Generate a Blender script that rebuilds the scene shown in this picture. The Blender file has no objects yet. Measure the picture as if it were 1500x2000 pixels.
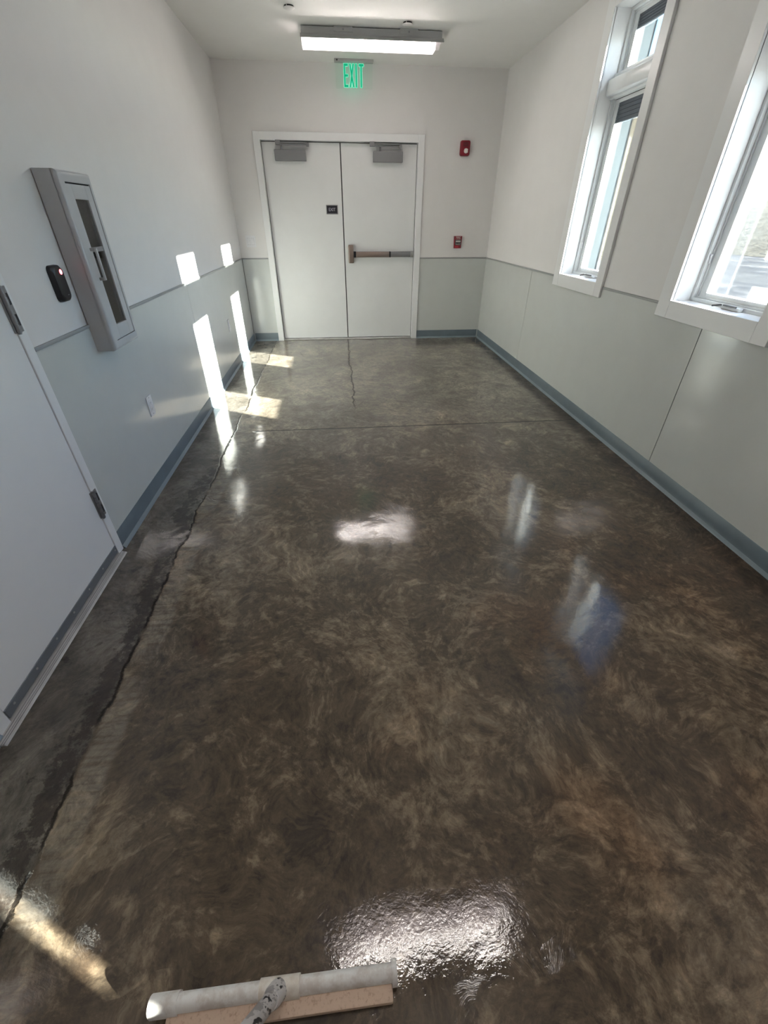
import bpy, bmesh, math
from mathutils import Vector, Matrix
S = bpy.context.scene
COL = S.collection

# ------------------------------------------------------------------ camera, light, exposure
XL, XR, YB, YF, ZC, ZW = -1.1755, 1.9793, 6.3403, -4.2, 2.7426, 0.982
cam = bpy.data.cameras.new('camera'); camo = bpy.data.objects.new('camera', cam); COL.objects.link(camo)
cam.sensor_fit = 'HORIZONTAL'; cam.sensor_width = 36.0; cam.lens = 828.51 * 36 / 1500
cam.clip_start = 0.01; cam.clip_end = 300
camo.location = (0, 0, 1.4025); camo.rotation_mode = 'XYZ'; camo.rotation_euler = (0.9658, -0.0035, -0.0975)
S.camera = camo
S.view_settings.view_transform = 'Standard'; S.view_settings.look = 'None'
S.view_settings.gamma = 1; S.view_settings.use_curve_mapping = False
S.view_settings.exposure = 1.98
LAMP = 1.7
SUN_DIR = Vector((-1.0, 0.53, -0.396)).normalized()      # direction of travel
w = bpy.data.worlds.new('sky'); S.world = w; w.use_nodes = True
wn = w.node_tree; wn.nodes.clear()
sky = wn.nodes.new('ShaderNodeTexSky'); sky.sky_type = 'NISHITA'; sky.sun_disc = False
sky.sun_elevation = math.radians(19.3); sky.sun_rotation = math.atan2(1.0, -0.53)
sky.air_density = 1.0; sky.dust_density = 0.0; sky.ozone_density = 2.5; sky.altitude = 800
bg = wn.nodes.new('ShaderNodeBackground'); bg.inputs[1].default_value = 0.42
wo = wn.nodes.new('ShaderNodeOutputWorld')
wn.links.new(sky.outputs[0], bg.inputs[0]); wn.links.new(bg.outputs[0], wo.inputs[0])
sun = bpy.data.lights.new('sun', 'SUN'); sun.energy = 22.0; sun.angle = math.radians(0.53); sun.color = (1.0, 0.95, 0.86)
suno = bpy.data.objects.new('sun', sun); COL.objects.link(suno)
suno.rotation_euler = SUN_DIR.to_track_quat('-Z', 'Y').to_euler(); suno.location = (12, -6, 6)

# ------------------------------------------------------------------ node helpers
class NT:
    def __init__(s, name):
        s.m = bpy.data.materials.new(name); s.m.use_nodes = True; s.t = s.m.node_tree; s.t.nodes.clear()
        s.out = s.t.nodes.new('ShaderNodeOutputMaterial')
    def n(s, typ, **kw):
        n = s.t.nodes.new(typ)
        for k, v in kw.items(): setattr(n, k, v)
        return n
    def put(s, sock, v):
        if v is None: return
        if hasattr(v, 'is_output') or hasattr(v, 'links'): s.t.links.new(v, sock)
        else: sock.default_value = v
    def math(s, op, a, b=None, c=None, clamp=False):
        n = s.n('ShaderNodeMath', operation=op); n.use_clamp = clamp
        s.put(n.inputs[0], a); s.put(n.inputs[1], b); s.put(n.inputs[2], c); return n.outputs[0]
    def vmath(s, op, a, b=None, scale=None):
        n = s.n('ShaderNodeVectorMath', operation=op); s.put(n.inputs[0], a); s.put(n.inputs[1], b)
        if scale is not None: s.put(n.inputs['Scale'], scale)
        return n.outputs['Value'] if op in ('LENGTH', 'DOT_PRODUCT', 'DISTANCE') else n.outputs[0]
    def comb(s, x, y, z=0.0):
        n = s.n('ShaderNodeCombineXYZ'); s.put(n.inputs[0], x); s.put(n.inputs[1], y); s.put(n.inputs[2], z); return n.outputs[0]
    def sep(s, v):
        n = s.n('ShaderNodeSeparateXYZ'); s.put(n.inputs[0], v); return n.outputs
    def noise(s, vec, scale, detail=4, rough=0.55, dist=0.0, col=False):
        n = s.n('ShaderNodeTexNoise'); s.put(n.inputs['Vector'], vec); n.inputs['Scale'].default_value = scale
        n.inputs['Detail'].default_value = detail; n.inputs['Roughness'].default_value = rough; n.inputs['Distortion'].default_value = dist
        return n.outputs['Color' if col else 'Fac']
    def smooth(s, v, a, b, lo=0.0, hi=1.0):
        n = s.n('ShaderNodeMapRange', interpolation_type='SMOOTHSTEP'); s.put(n.inputs[0], v)
        for i, q in zip((1, 2, 3, 4), (a, b, lo, hi)): s.put(n.inputs[i], q)
        return n.outputs[0]
    def mix(s, f, a, b):
        n = s.n('ShaderNodeMix', data_type='RGBA'); s.put(n.inputs[0], f); s.put(n.inputs[6], a); s.put(n.inputs[7], b); return n.outputs[2]
    def obj(s): return s.n('ShaderNodeTexCoord').outputs['Object']
    def bump(s, h, strength, dist, nrm=None):
        n = s.n('ShaderNodeBump'); n.inputs['Strength'].default_value = strength; n.inputs['Distance'].default_value = dist
        s.put(n.inputs['Height'], h); s.put(n.inputs['Normal'], nrm); return n.outputs[0]
    def bsdf(s, **kw):
        n = s.n('ShaderNodeBsdfPrincipled')
        for k, v in kw.items(): s.put(n.inputs[k.replace('_', ' ')], v)
        s.t.links.new(n.outputs[0], s.out.inputs[0]); return n

def C4(c): return (c[0], c[1], c[2], 1.0)
def plain(name, col, rough=0.5, metal=0.0, bscale=0, bstr=0.0, var=0.04, spec=0.5):
    t = NT(name); p = t.obj()
    v = t.noise(p, 6, 4)
    c2 = [max(0, q * (1 - var)) for q in col]
    base = t.mix(t.smooth(v, .35, .65), C4(c2), C4(col))
    kw = dict(Base_Color=base, Roughness=rough, Metallic=metal)
    if bscale: kw['Normal'] = t.bump(t.noise(p, bscale, 3), bstr, 0.002)
    b = t.bsdf(**kw); b.inputs['Specular IOR Level'].default_value = spec
    return t.m
def emit(name, col, strength, noise_amp=0.0):
    t = NT(name); e = t.n('ShaderNodeEmission'); e.inputs[0].default_value = C4(col); e.inputs[1].default_value = strength
    t.t.links.new(e.outputs[0], t.out.inputs[0]); return t.m

M = {}
M['wall'] = plain('painted wall', (.76, .745, .735), .55, bscale=180, bstr=.25, var=.015)
M['ceiling'] = plain('painted ceiling', (.82, .815, .80), .7, bscale=160, bstr=.25, var=.015)
M['white_paint'] = plain('white semi gloss trim paint', (.80, .805, .81), .32, var=.01)
M['door_paint'] = plain('white door paint', (.74, .745, .745), .30, bscale=60, bstr=.06, var=.02)
M['panel'] = plain('grey wall panel', (.60, .62, .60), .13, bscale=9, bstr=.25, var=.02)
M['panel_edge'] = plain('grey panel cap', (.33, .34, .34), .35)
M['gap'] = plain('dark gap', (.02, .02, .02), .8)
M['base'] = plain('blue grey cove base', (.14, .18, .21), .38, bscale=20, bstr=.1, var=.1)
M['base_toe'] = plain('blue grey cove toe', (.20, .25, .28), .3)
M['vinyl'] = plain('white window vinyl', (.72, .74, .75), .28, var=.01)
M['shade'] = plain('slate window shade', (.10, .12, .145), .7, var=.15)
M['rubber'] = plain('black gasket', (.02, .022, .025), .6)
M['closer'] = plain('grey painted closer', (.23, .23, .24), .45)
M['steel'] = plain('brushed steel', (.42, .41, .40), .33, .9, bscale=90, bstr=.1)
M['bronze'] = plain('satin brown metal', (.30, .235, .205), .36, .75)
M['dark_metal'] = plain('dark metal', (.10, .10, .105), .4, .7)
M['galv'] = plain('dull zinc metal', (.28, .28, .29), .42, .8)
M['alu'] = plain('aluminium threshold', (.62, .61, .60), .35, .35, var=.2)
M['sweep'] = plain('grey door sweep', (.20, .215, .235), .45, .4)
M['screw'] = plain('screw heads', (.5, .5, .5), .3, .8)
M['black'] = plain('black plastic', (.008, .009, .013), .35)
M['cab'] = plain('light grey cabinet enamel', (.50, .515, .53), .35)
M['cab_in'] = plain('cabinet interior', (.36, .33, .32), .5)
M['plate'] = plain('white plastic plate', (.78, .78, .80), .35)
M['slot'] = plain('outlet slot', (.12, .12, .13), .5)
M['red'] = plain('red alarm plastic', (.24, .008, .022), .35)
M['redlight'] = plain('bright red plastic', (.45, .03, .05), .4)
M['lenswhite'] = plain('strobe lens', (.75, .72, .68), .15)
M['sign_black'] = plain('black sign face', (.010, .011, .018), .35)
M['sign_text'] = plain('pale sign letters', (.55, .55, .62), .4)
M['lamp_body'] = plain('lamp housing enamel', (.45, .45, .45), .4)
M['foam'] = None
M['lens'] = emit('frosted lamp lens', (1.0, .86, .84), LAMP)
M['tube'] = emit('lamp tube', (1.0, .93, .87), LAMP * 21)
M['led'] = emit('red led', (1.0, .10, .12), 3.0)
M['green_fill'] = emit('green sign letter fill', (.01, .34, .17), .30)
M['green_edge'] = emit('green sign letter edge', (.16, .85, .52), .42)

# glass that lets light straight through
def glass(name, tint, refl=1.0):
    t = NT(name); tr = t.n('ShaderNodeBsdfTransparent'); tr.inputs[0].default_value = C4(tint)
    gl = t.n('ShaderNodeBsdfGlossy'); gl.inputs['Roughness'].default_value = .01
    fr = t.n('ShaderNodeFresnel'); fr.inputs[0].default_value = 1.45
    mx = t.n('ShaderNodeMixShader'); t.t.links.new(t.math('MULTIPLY', fr.outputs[0], refl), mx.inputs[0])
    t.t.links.new(tr.outputs[0], mx.inputs[1]); t.t.links.new(gl.outputs[0], mx.inputs[2]); t.t.links.new(mx.outputs[0], t.out.inputs[0])
    return t.m
M['glass'] = glass('window glass', (.93, .96, .96), .7)
M['acrylic'] = glass('clear sign acrylic', (.975, .99, .98), .35)
M['smoked'] = glass('cabinet glazing', (.8, .78, .77), 1.0)

# ------------------------------------------------------------------ mesh helpers
def newbm(): return bmesh.new()
def box(bm, a, b, bev=0.0, seg=2):
    t = bmesh.new(); bmesh.ops.create_cube(t, size=1.0)
    a = Vector(a); b = Vector(b); lo = Vector(map(min, a, b)); hi = Vector(map(max, a, b))
    for v in t.verts: v.co = Vector([(lo[i] + hi[i]) / 2 + v.co[i] * (hi[i] - lo[i]) for i in range(3)])
    if bev > 0: bmesh.ops.bevel(t, geom=t.edges[:] , offset=bev, segments=seg, profile=.5, affect='EDGES')
    merge(bm, t); return bm
def merge(bm, t):
    me = bpy.data.meshes.new('tmp'); t.to_mesh(me); t.free(); bm.from_mesh(me); bpy.data.meshes.remove(me)
def tube(bm, p0, p1, r0, r1=None, n=24, cap=True):
    p0 = Vector(p0); p1 = Vector(p1); r1 = r0 if r1 is None else r1
    t = bmesh.new(); bmesh.ops.create_cone(t, cap_ends=cap, segments=n, radius1=r0, radius2=r1, depth=(p1 - p0).length)
    q = (p1 - p0).to_track_quat('Z', 'Y'); mid = (p0 + p1) / 2
    bmesh.ops.transform(t, matrix=Matrix.Translation(mid) @ q.to_matrix().to_4x4(), verts=t.verts); merge(bm, t); return bm
def lathe(bm, prof, org, axis, n=32):
    q = Vector(axis).to_track_quat('Z', 'Y'); org = Vector(org); rings = []
    for r, h in prof:
        rings.append([bm.verts.new(org + q @ Vector((r * math.cos(2 * math.pi * k / n), r * math.sin(2 * math.pi * k / n), h))) for k in range(n)])
    for A, B in zip(rings, rings[1:]):
        for k in range(n): bm.faces.new((A[k], A[(k + 1) % n], B[(k + 1) % n], B[k]))
    bm.faces.new(rings[0][::-1]); bm.faces.new(rings[-1]); return bm
def prism(bm, pts, axis, a, b):
    # pts: 2D outline in the two other axes (ordered), extruded along axis from a to b
    def P(u, v, t): return {0: (t, u, v), 1: (u, t, v), 2: (u, v, t)}[axis]
    A = [bm.verts.new(P(u, v, a)) for u, v in pts]; B = [bm.verts.new(P(u, v, b)) for u, v in pts]; n = len(pts)
    for k in range(n): bm.faces.new((A[k], A[(k + 1) % n], B[(k + 1) % n], B[k]))
    bm.faces.new(A[::-1]); bm.faces.new(B); return bm
def rrect(u0, u1, v0, v1, r, n=6):
    out = []
    for cx, cy, a0 in ((u1 - r, v1 - r, 0), (u0 + r, v1 - r, 90), (u0 + r, v0 + r, 180), (u1 - r, v0 + r, 270)):
        for k in range(n + 1):
            a = math.radians(a0 + 90 * k / n); out.append((cx + r * math.cos(a), cy + r * math.sin(a)))
    return out
def link(name, bm, mat, parent=None, smooth=True, bevel=0.0):
    bmesh.ops.recalc_face_normals(bm, faces=bm.faces[:])
    me = bpy.data.meshes.new(name); bm.to_mesh(me); bm.free()
    me.materials.append(mat)
    if smooth:
        for p in me.polygons: p.use_smooth = True
        try: me.set_sharp_from_angle(angle=math.radians(35))
        except Exception: pass
    o = bpy.data.objects.new(name, me); COL.objects.link(o)
    if parent:
        o.parent = parent
        if parent.type == 'EMPTY': me.transform(Matrix.Translation(-parent.location))
        else: pass
    return o
def sub(name, bm, mat, parent):
    # a child of a mesh part: meshes are in the space of the root empty already
    root = parent
    while root.parent: root = root.parent
    o = link(name, bm, mat, None); o.parent = parent
    if root.type == 'EMPTY': o.data.transform(Matrix.Translation(-root.location))
    return o
def empty(name, loc, label=None, cat=None, group=None, kind=None):
    o = bpy.data.objects.new(name, None); COL.objects.link(o); o.location = loc; o.empty_display_size = .05
    tag(o, label, cat, group, kind); return o
def tag(o, label=None, cat=None, group=None, kind=None):
    if label: o['label'] = label
    if cat: o['category'] = cat
    if group: o['group'] = group
    if kind: o['kind'] = kind
    return o
def struct(name, bm, mat, label=None, cat=None):
    return tag(link(name, bm, mat), label, cat, None, 'structure')
def text_bm(txt, size, mat4, depth=.0006, sx=1.0):
    cu = bpy.data.curves.new('t', 'FONT'); cu.body = txt; cu.size = size; cu.extrude = depth; cu.align_x = 'CENTER'; cu.align_y = 'CENTER'; cu.resolution_u = 3
    o = bpy.data.objects.new('t', cu); COL.objects.link(o)
    bpy.context.view_layer.update()
    dg = bpy.context.evaluated_depsgraph_get(); me = bpy.data.meshes.new_from_object(o.evaluated_get(dg))
    bm = bmesh.new(); bm.from_mesh(me); bpy.data.meshes.remove(me)
    bmesh.ops.scale(bm, vec=(sx, 1, 1), verts=bm.verts); bmesh.ops.transform(bm, matrix=mat4, verts=bm.verts)
    bpy.data.objects.remove(o); bpy.data.curves.remove(cu); return bm
FACE_CAM = lambda x, y, z: Matrix.Translation((x, y, z)) @ Matrix.Rotation(math.pi / 2, 4, 'X')     # text on the far wall

# ------------------------------------------------------------------ floor material
def floor_material():
    t = NT('wet sealed trowelled concrete'); P = t.obj(); x, y, z = t.sep(P)
    w1 = t.vmath('SUBTRACT', t.noise(P, 1.1, 3, col=True), (.5, .5, .5))
    Pw = t.vmath('ADD', P, t.vmath('SCALE', w1, scale=.55))
    w2 = t.vmath('SUBTRACT', t.noise(P, 5.0, 4, col=True), (.5, .5, .5))
    Pw2 = t.vmath('ADD', Pw, t.vmath('SCALE', w2, scale=.10))
    def fans(scale, offs, seed, ringf, combf):
        v = t.n('ShaderNodeTexVoronoi'); v.feature = 'F1'
        t.put(v.inputs['Vector'], t.vmath('ADD', Pw2, seed)); v.inputs['Scale'].default_value = scale
        d = t.vmath('SUBTRACT', t.vmath('ADD', Pw2, seed), v.outputs['Position'])
        rnd = v.outputs['Color']; d = t.vmath('ADD', d, t.vmath('SCALE', t.vmath('SUBTRACT', rnd, (.5, .5, .5)), scale=offs))
        d = t.vmath('MULTIPLY', d, (1.0, 1.0, 0.0))
        dx, dy, dz = t.sep(d); r = t.math('SQRT', t.math('ADD', t.math('MULTIPLY', dx, dx), t.math('MULTIPLY', dy, dy)))
        th = t.math('ARCTAN2', dy, dx)
        ring = t.noise(t.comb(t.math('MULTIPLY', r, ringf), t.math('MULTIPLY', th, 1.4), t.math('MULTIPLY', t.sep(rnd)[0], 30)), 1.0, 5, .62)
        cmb = t.noise(t.comb(t.math('MULTIPLY', r, 3.5), t.math('MULTIPLY', th, combf), t.math('MULTIPLY', t.sep(rnd)[1], 30)), 1.0, 5, .62)
        return ring, cmb
    ring, comb_ = fans(1.3, 3.2, (3.1, 1.7, 0), 13.0, 22.0)
    ring2, comb2 = fans(2.6, 2.0, (9.1, 5.3, 0), 22.0, 24.0)
    sel = t.smooth(t.noise(P, 1.7, 2), .42, .58)
    st = t.math('ADD', t.math('MULTIPLY', ring, sel), t.math('MULTIPLY', comb_, t.math('SUBTRACT', 1.0, sel)))
    sel2 = t.smooth(t.noise(t.vmath('ADD', P, (7, 2, 0)), 2.0, 2), .42, .58)
    st2 = t.math('ADD', t.math('MULTIPLY', ring2, sel2), t.math('MULTIPLY', comb2, t.math('SUBTRACT', 1.0, sel2)))
    stroke = t.math('ADD', t.math('MULTIPLY', st, .6), t.math('MULTIPLY', st2, .4))
    cloud = t.noise(Pw, 1.6, 6, .6); fine = t.noise(Pw2, 22, 6, .7); mid = t.noise(Pw2, 6, 6, .65)
    # tan patches: clouds gated by strokes
    tan = t.math('ADD', t.math('ADD', t.math('MULTIPLY', stroke, .95), t.math('MULTIPLY', cloud, .75)), t.math('ADD', t.math('MULTIPLY', t.math('SUBTRACT', fine, .5), .75), t.math('ADD', .14, t.math('MULTIPLY', mid, .45))))
    tan = t.math('ADD', tan, t.math('MULTIPLY', t.math('SUBTRACT', t.noise(t.vmath('ADD', P, (2.2, 8.1, 0)), .9, 3), .5), .55))
    f_tan = t.smooth(tan, 1.16, 1.34)
    f_lt = t.smooth(tan, 1.33, 1.50)
    f_dk = t.smooth(tan, 1.10, .94)
    colr = t.mix(f_tan, C4((.076, .057, .038)), C4((.160, .124, .083)))
    colr = t.mix(t.math('MULTIPLY', f_lt, .75), colr, C4((.27, .222, .162)))
    colr = t.mix(t.math('MULTIPLY', f_dk, .75), colr, C4((.030, .023, .018)))
    # warm rusty tint areas
    rust = t.smooth(t.noise(t.vmath('ADD', P, (1.3, 4.4, 0)), 1.3, 4), .50, .70)
    nearfac = t.smooth(y, 3.4, 1.0)
    rightfac = t.smooth(x, .5, 1.6)
    rustf = t.math('MULTIPLY', t.math('MULTIPLY', t.math('ADD', rust, t.math('MULTIPLY', rightfac, .35)), nearfac), .55, clamp=True)
    rc = t.n('ShaderNodeMix', data_type='RGBA', blend_type='MULTIPLY'); t.put(rc.inputs[0], rustf); t.put(rc.inputs[6], colr); rc.inputs[7].default_value = (1.18, .86, .66, 1)
    colr = rc.outputs[2]
    far_refl = t.math('MULTIPLY', t.smooth(y, 2.2, 4.2), .7)  # white-wall reflection painted in: floor greyer and paler towards the far end
    colr = t.mix(far_refl, colr, t.mix(t.smooth(t.math('ADD', t.math('MULTIPLY', cloud, .6), t.math('MULTIPLY', mid, .5)), .42, .70), C4((.12, .105, .083)), C4((.22, .197, .158))))
    # joint between the old slab edge strip and the main slab, left side
    jn = t.math('MULTIPLY', t.math('SUBTRACT', t.noise(t.comb(0.0, y, 0.0), 2.2, 6, .6), .5), .10)
    jx = t.math('ADD', t.math('ADD', x, .875), jn)
    jag = t.math('MULTIPLY', t.math('SUBTRACT', t.noise(P, 26, 4, .7), .5), .035)
    jd = t.math('ABSOLUTE', t.math('ADD', jx, jag))
    crackL = t.smooth(jd, .009, .002)
    crackL = t.math('MULTIPLY', crackL, t.smooth(t.noise(P, 7, 3), .36, .50))
    left = t.smooth(jx, .01, -.01)
    lgrey = t.mix(t.smooth(mid, .35, .7), C4((.060, .054, .045)), C4((.125, .115, .10)))
    colr = t.mix(t.math('MULTIPLY', left, .8), colr, lgrey)
    st_w = t.smooth(t.math('ABSOLUTE', t.math('ADD', jx, t.math('ADD', .04, t.math('MULTIPLY', t.math('SUBTRACT', t.noise(P, 1.7, 3), .5), .25)))), .15, .0)
    stn = t.smooth(t.math('ADD', t.math('MULTIPLY', st_w, .42), t.math('ADD', t.math('MULTIPLY', t.noise(P, 3.5, 6, .7), .75), t.math('MULTIPLY', t.noise(P, 18, 5, .75), .9))), 1.12, 1.24)
    stn = t.math('MULTIPLY', stn, t.math('MULTIPLY', t.smooth(jx, .02, -.005), t.smooth(y, 3.6, 2.6)))
    colr = t.mix(t.math('MULTIPLY', stn, .80), colr, C4((.021, .013, .009)))
    blot = t.math('MULTIPLY', t.math('MULTIPLY', left, t.smooth(t.noise(P, 12, 6, .7), .60, .66)), .7)
    colr = t.mix(blot, colr, C4((.018, .013, .010)))
    # pale ridge patched beside the joint
    rw = t.math('MULTIPLY', t.smooth(jx, .0, .02), t.smooth(jx, .115, .085))
    rib = t.noise(t.comb(t.math('MULTIPLY', x, 6), t.math('MULTIPLY', y, 60), 0.0), 1.0, 3)
    rw = t.math('MULTIPLY', rw, t.smooth(t.noise(P, 2.6, 4), .38, .52))
    colr = t.mix(t.math('MULTIPLY', rw, t.smooth(rib, .35, .6, .25, .7)), colr, C4((.19, .165, .13)))
    # saw-cut control joint across
    cj_y = t.math('ADD', t.math('SUBTRACT', y, 3.24), t.math('MULTIPLY', t.math('SUBTRACT', t.noise(P, 9, 3), .5), .010))
    cj = t.math('MULTIPLY', t.smooth(t.math('ABSOLUTE', cj_y), (.011), .006), t.smooth(x, -.74, -.70))
    # lengthwise crack in the far bay, fading near the camera
    cx_ = t.math('ADD', t.math('SUBTRACT', x, .105), t.math('ADD', t.math('MULTIPLY', t.math('SUBTRACT', t.noise(t.comb(0.0, y, 3.0), 3.5, 5, .6), .5), .14), t.math('MULTIPLY', t.math('SUBTRACT', t.noise(t.comb(0.0, y, 1.0), 25, 3), .5), .02)))
    ck = t.math('MULTIPLY', t.smooth(t.math('ABSOLUTE', cx_), .008, .003), t.smooth(y, 3.5, 3.9))
    # fine branching hairline cracks
    vc = t.n('ShaderNodeTexVoronoi'); vc.feature = 'DISTANCE_TO_EDGE'; t.put(vc.inputs['Vector'], t.vmath('ADD', Pw2, t.vmath('SCALE', w2, scale=.25))); vc.inputs['Scale'].default_value = 2.1
    hair = t.math('MULTIPLY', t.smooth(vc.outputs['Distance'], .010, .003), t.smooth(t.noise(t.vmath('ADD', P, (4, 9, 0)), 1.8, 3), .56, .64))
    cracks = t.math('MAXIMUM', t.math('MAXIMUM', crackL, cj), t.math('MAXIMUM', ck, t.math('MULTIPLY', hair, t.math('MULTIPLY', .6, t.smooth(y, 1.2, 2.4)))))
    colr = t.mix(t.math('MULTIPLY', cracks, .9), colr, C4((.008, .006, .005)))
    # dark brown soaked band along the right base
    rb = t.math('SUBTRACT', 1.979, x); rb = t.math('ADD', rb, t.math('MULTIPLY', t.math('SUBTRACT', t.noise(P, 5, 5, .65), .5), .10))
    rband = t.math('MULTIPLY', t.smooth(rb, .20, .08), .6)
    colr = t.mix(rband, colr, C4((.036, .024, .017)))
    # gritty value break-up of the cement paste
    gr = t.math('MULTIPLY_ADD', t.math('SUBTRACT', t.noise(Pw2, 38, 8, .78), .5), 2.6, 1.0, clamp=False)
    gr2 = t.math('MULTIPLY_ADD', t.math('SUBTRACT', t.noise(t.vmath('ADD', Pw2, (2, 6, 1)), 9, 7, .72), .5), 1.9, 1.0)
    gg = t.math('MULTIPLY', t.math('MAXIMUM', t.math('MULTIPLY', gr, gr2), .25), 1.15)
    colr = t.vmath('SCALE', colr, scale=gg)
    # small pits and flecks
    pv = t.noise(P, 70, 3, .6)
    colr = t.mix(t.math('MULTIPLY', t.smooth(pv, .70, .76), .6), colr, C4((.012, .009, .007)))
    colr = t.mix(t.math('MULTIPLY', t.smooth(t.noise(t.vmath('ADD', P, (3, 3, 3)), 60, 3, .6), .71, .76), .5), colr, C4((.30, .26, .20)))
    # surface relief
    h = t.math('ADD', t.math('MULTIPLY', stroke, 1.0), t.math('MULTIPLY', fine, .25))
    h = t.math('SUBTRACT', h, t.math('MULTIPLY', cracks, .7))
    nb = t.bump(h, .55, .006)
    wave = t.math('ADD', t.math('ADD', t.noise(P, 1.3, 1), t.math('MULTIPLY', t.noise(Pw, 4.5, 2), .20)), t.math('ADD', t.math('MULTIPLY', stroke, .05), t.math('ADD', t.math('MULTIPLY', t.noise(P, 110, 2), .016), t.math('MULTIPLY', fine, .03))))
    nc = t.bump(t.math('SUBTRACT', wave, t.math('MULTIPLY', cracks, .12)), 1.0, .010)
    rgh = t.smooth(t.noise(t.vmath('ADD', P, (5, 1, 0)), 2.2, 5, .65), .42, .70, .03, .13)
    t.bsdf(Base_Color=colr, Roughness=.55, Normal=nb, Coat_Weight=t.math('SUBTRACT', 1.0, t.math('MULTIPLY', cracks, .9)), Coat_Roughness=rgh, Coat_IOR=1.5, Coat_Normal=nc, Specular_IOR_Level=.15)
    return t.m
M['floor'] = floor_material()

# ------------------------------------------------------------------ structure
b = newbm(); box(b, (XL - .15, YF - .15, -.10), (XR + .20, YB + .30, 0)); struct('floor', b, M['floor'])
b = newbm(); box(b, (XL - .15, YF - .15, ZC), (XR + .20, YB + .30, ZC + .12)); struct('ceiling', b, M['ceiling'])

# right wall with window openings
WINS = [(3.475, 4.11), (1.965, 2.60), (-1.30, -1.10)]
WZ0, WZ1 = 1.01, 2.58
b = newbm(); X1 = XR + .20
ys = [YF]
for a, c in sorted(WINS): ys += [a, c]
ys.append(YB)
ys = [ys[0]] + [q + (-.012 if k % 2 == 0 else .012) for k, q in enumerate(ys[1:-1])] + [ys[-1]]
for i in range(0, len(ys), 2): box(b, (XR, ys[i], 0), (X1, ys[i + 1], ZC))
for a, c in [(q[0] - .012, q[1] + .012) for q in WINS]: box(b, (XR, a, 0), (X1, c, WZ0 - .02)); box(b, (XR, a, WZ1 + .02), (X1, c, ZC))
wr = struct('wall_right', b, M['wall'])
# left wall with the door opening
DY0, DY1, DZ = .84, 1.815, 2.18
b = newbm()
box(b, (XL - .12, YF, 0), (XL, DY0, ZC)); box(b, (XL - .12, DY1, 0), (XL, YB, ZC)); box(b, (XL - .12, DY0, DZ), (XL, DY1, ZC))
wl = struct('wall_left', b, M['wall'])
# far wall with the double door opening
FX0, FX1, FZ = -.844, 1.086, 2.191
b = newbm()
box(b, (XL - .12, YB, 0), (FX0 + .02, YB + .15, ZC)); box(b, (FX1 - .02, YB, 0), (XR + .20, YB + .15, ZC)); box(b, (FX0 + .02, YB, FZ - .02), (FX1 - .02, YB + .15, ZC))
wb = struct('wall_back', b, M['wall'])
b = newbm(); box(b, (XL - .12, YF - .12, 0), (XR + .20, YF, ZC)); struct('wall_front', b, M['wall'])

# wainscot panels (children of the wall they are fixed to), seams show as narrow gaps
T = .005
def panels_x(wall, x, sgn, segs, holes=()):
    for (y0, y1, z1) in segs:
        b = newbm(); box(b, (x, y0 + .0015, .02), (x + sgn * T, y1 - .0015, z1), .0012, 1); link('wainscot_panel', b, M['panel'], wall)
        b = newbm(); box(b, (x, y0, .02), (x + sgn * .001, y1, z1)); link('seam_backing', b, M['gap'], wall)
segsR = [(4.753, YB, ZW), (4.255, 4.753, ZW), (3.385, 4.255, .925), (2.69, 3.385, ZW), (2.296, 2.69, .925), (1.885, 2.296, .925), (-.15, 1.885, ZW), (YF, -.15, ZW)]
# one panel per sheet, notched under the casings
def sheet(wall, x, sgn, outline, nm='wainscot_panel'):
    b = newbm(); prism(b, outline, 0, min(x, x + sgn * T), max(x, x + sgn * T)); return link(nm, b, M['panel'], wall)
g = .003
CZ = .92   # casing underside
sheet(wr, XR, -1, [(4.753 + g, .02), (YB, .02), (YB, ZW), (4.753 + g, ZW)])
sheet(wr, XR, -1, [(2.296 + g, .02), (4.753 - g, .02), (4.753 - g, ZW), (4.225, ZW), (4.225, CZ), (3.380, CZ), (3.380, ZW), (2.705, ZW), (2.705, CZ), (2.296 + g, CZ)])
sheet(wr, XR, -1, [(-.16, .02), (2.296 - g, .02), (2.296 - g, CZ), (1.87, CZ), (1.87, ZW), (-.16, ZW)])
sheet(wr, XR, -1, [(YF, .02), (-.165, .02), (-.165, ZW), (YF, ZW)])
sheet(wl, XL, 1, [(3.860 + g, .02), (YB, .02), (YB, ZW), (3.860 + g, ZW)])
sheet(wl, XL, 1, [(DY1, .02), (3.860 - g, .02), (3.860 - g, ZW), (DY1, ZW)])
sheet(wl, XL, 1, [(YF, .02), (DY0, .02), (DY0, ZW), (YF, ZW)])
def seam(wall, x, sgn, y, z1):
    b = newbm(); box(b, (x, y - g, .1), (x + sgn * .0012, y + g, z1)); link('panel_seam', b, M['gap'], wall)
seam(wr, XR, -1, 4.753, ZW); seam(wr, XR, -1, 2.296, CZ); seam(wl, XL, 1, 3.86, ZW)
b = newbm(); box(b, (XL + T, YB - T, .02), (FX0, YB, ZW)); link('wainscot_panel', b, M['panel'], wb)
b = newbm(); box(b, (FX1, YB - T, .02), (XR - T, YB, ZW)); link('wainscot_panel', b, M['panel'], wb)
b = newbm(); box(b, (XL + T - .001, YB - .012, .1), (XL + T + .003, YB - T + .0004, ZW)); link('corner_bead', b, M['gap'], wb)
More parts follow.
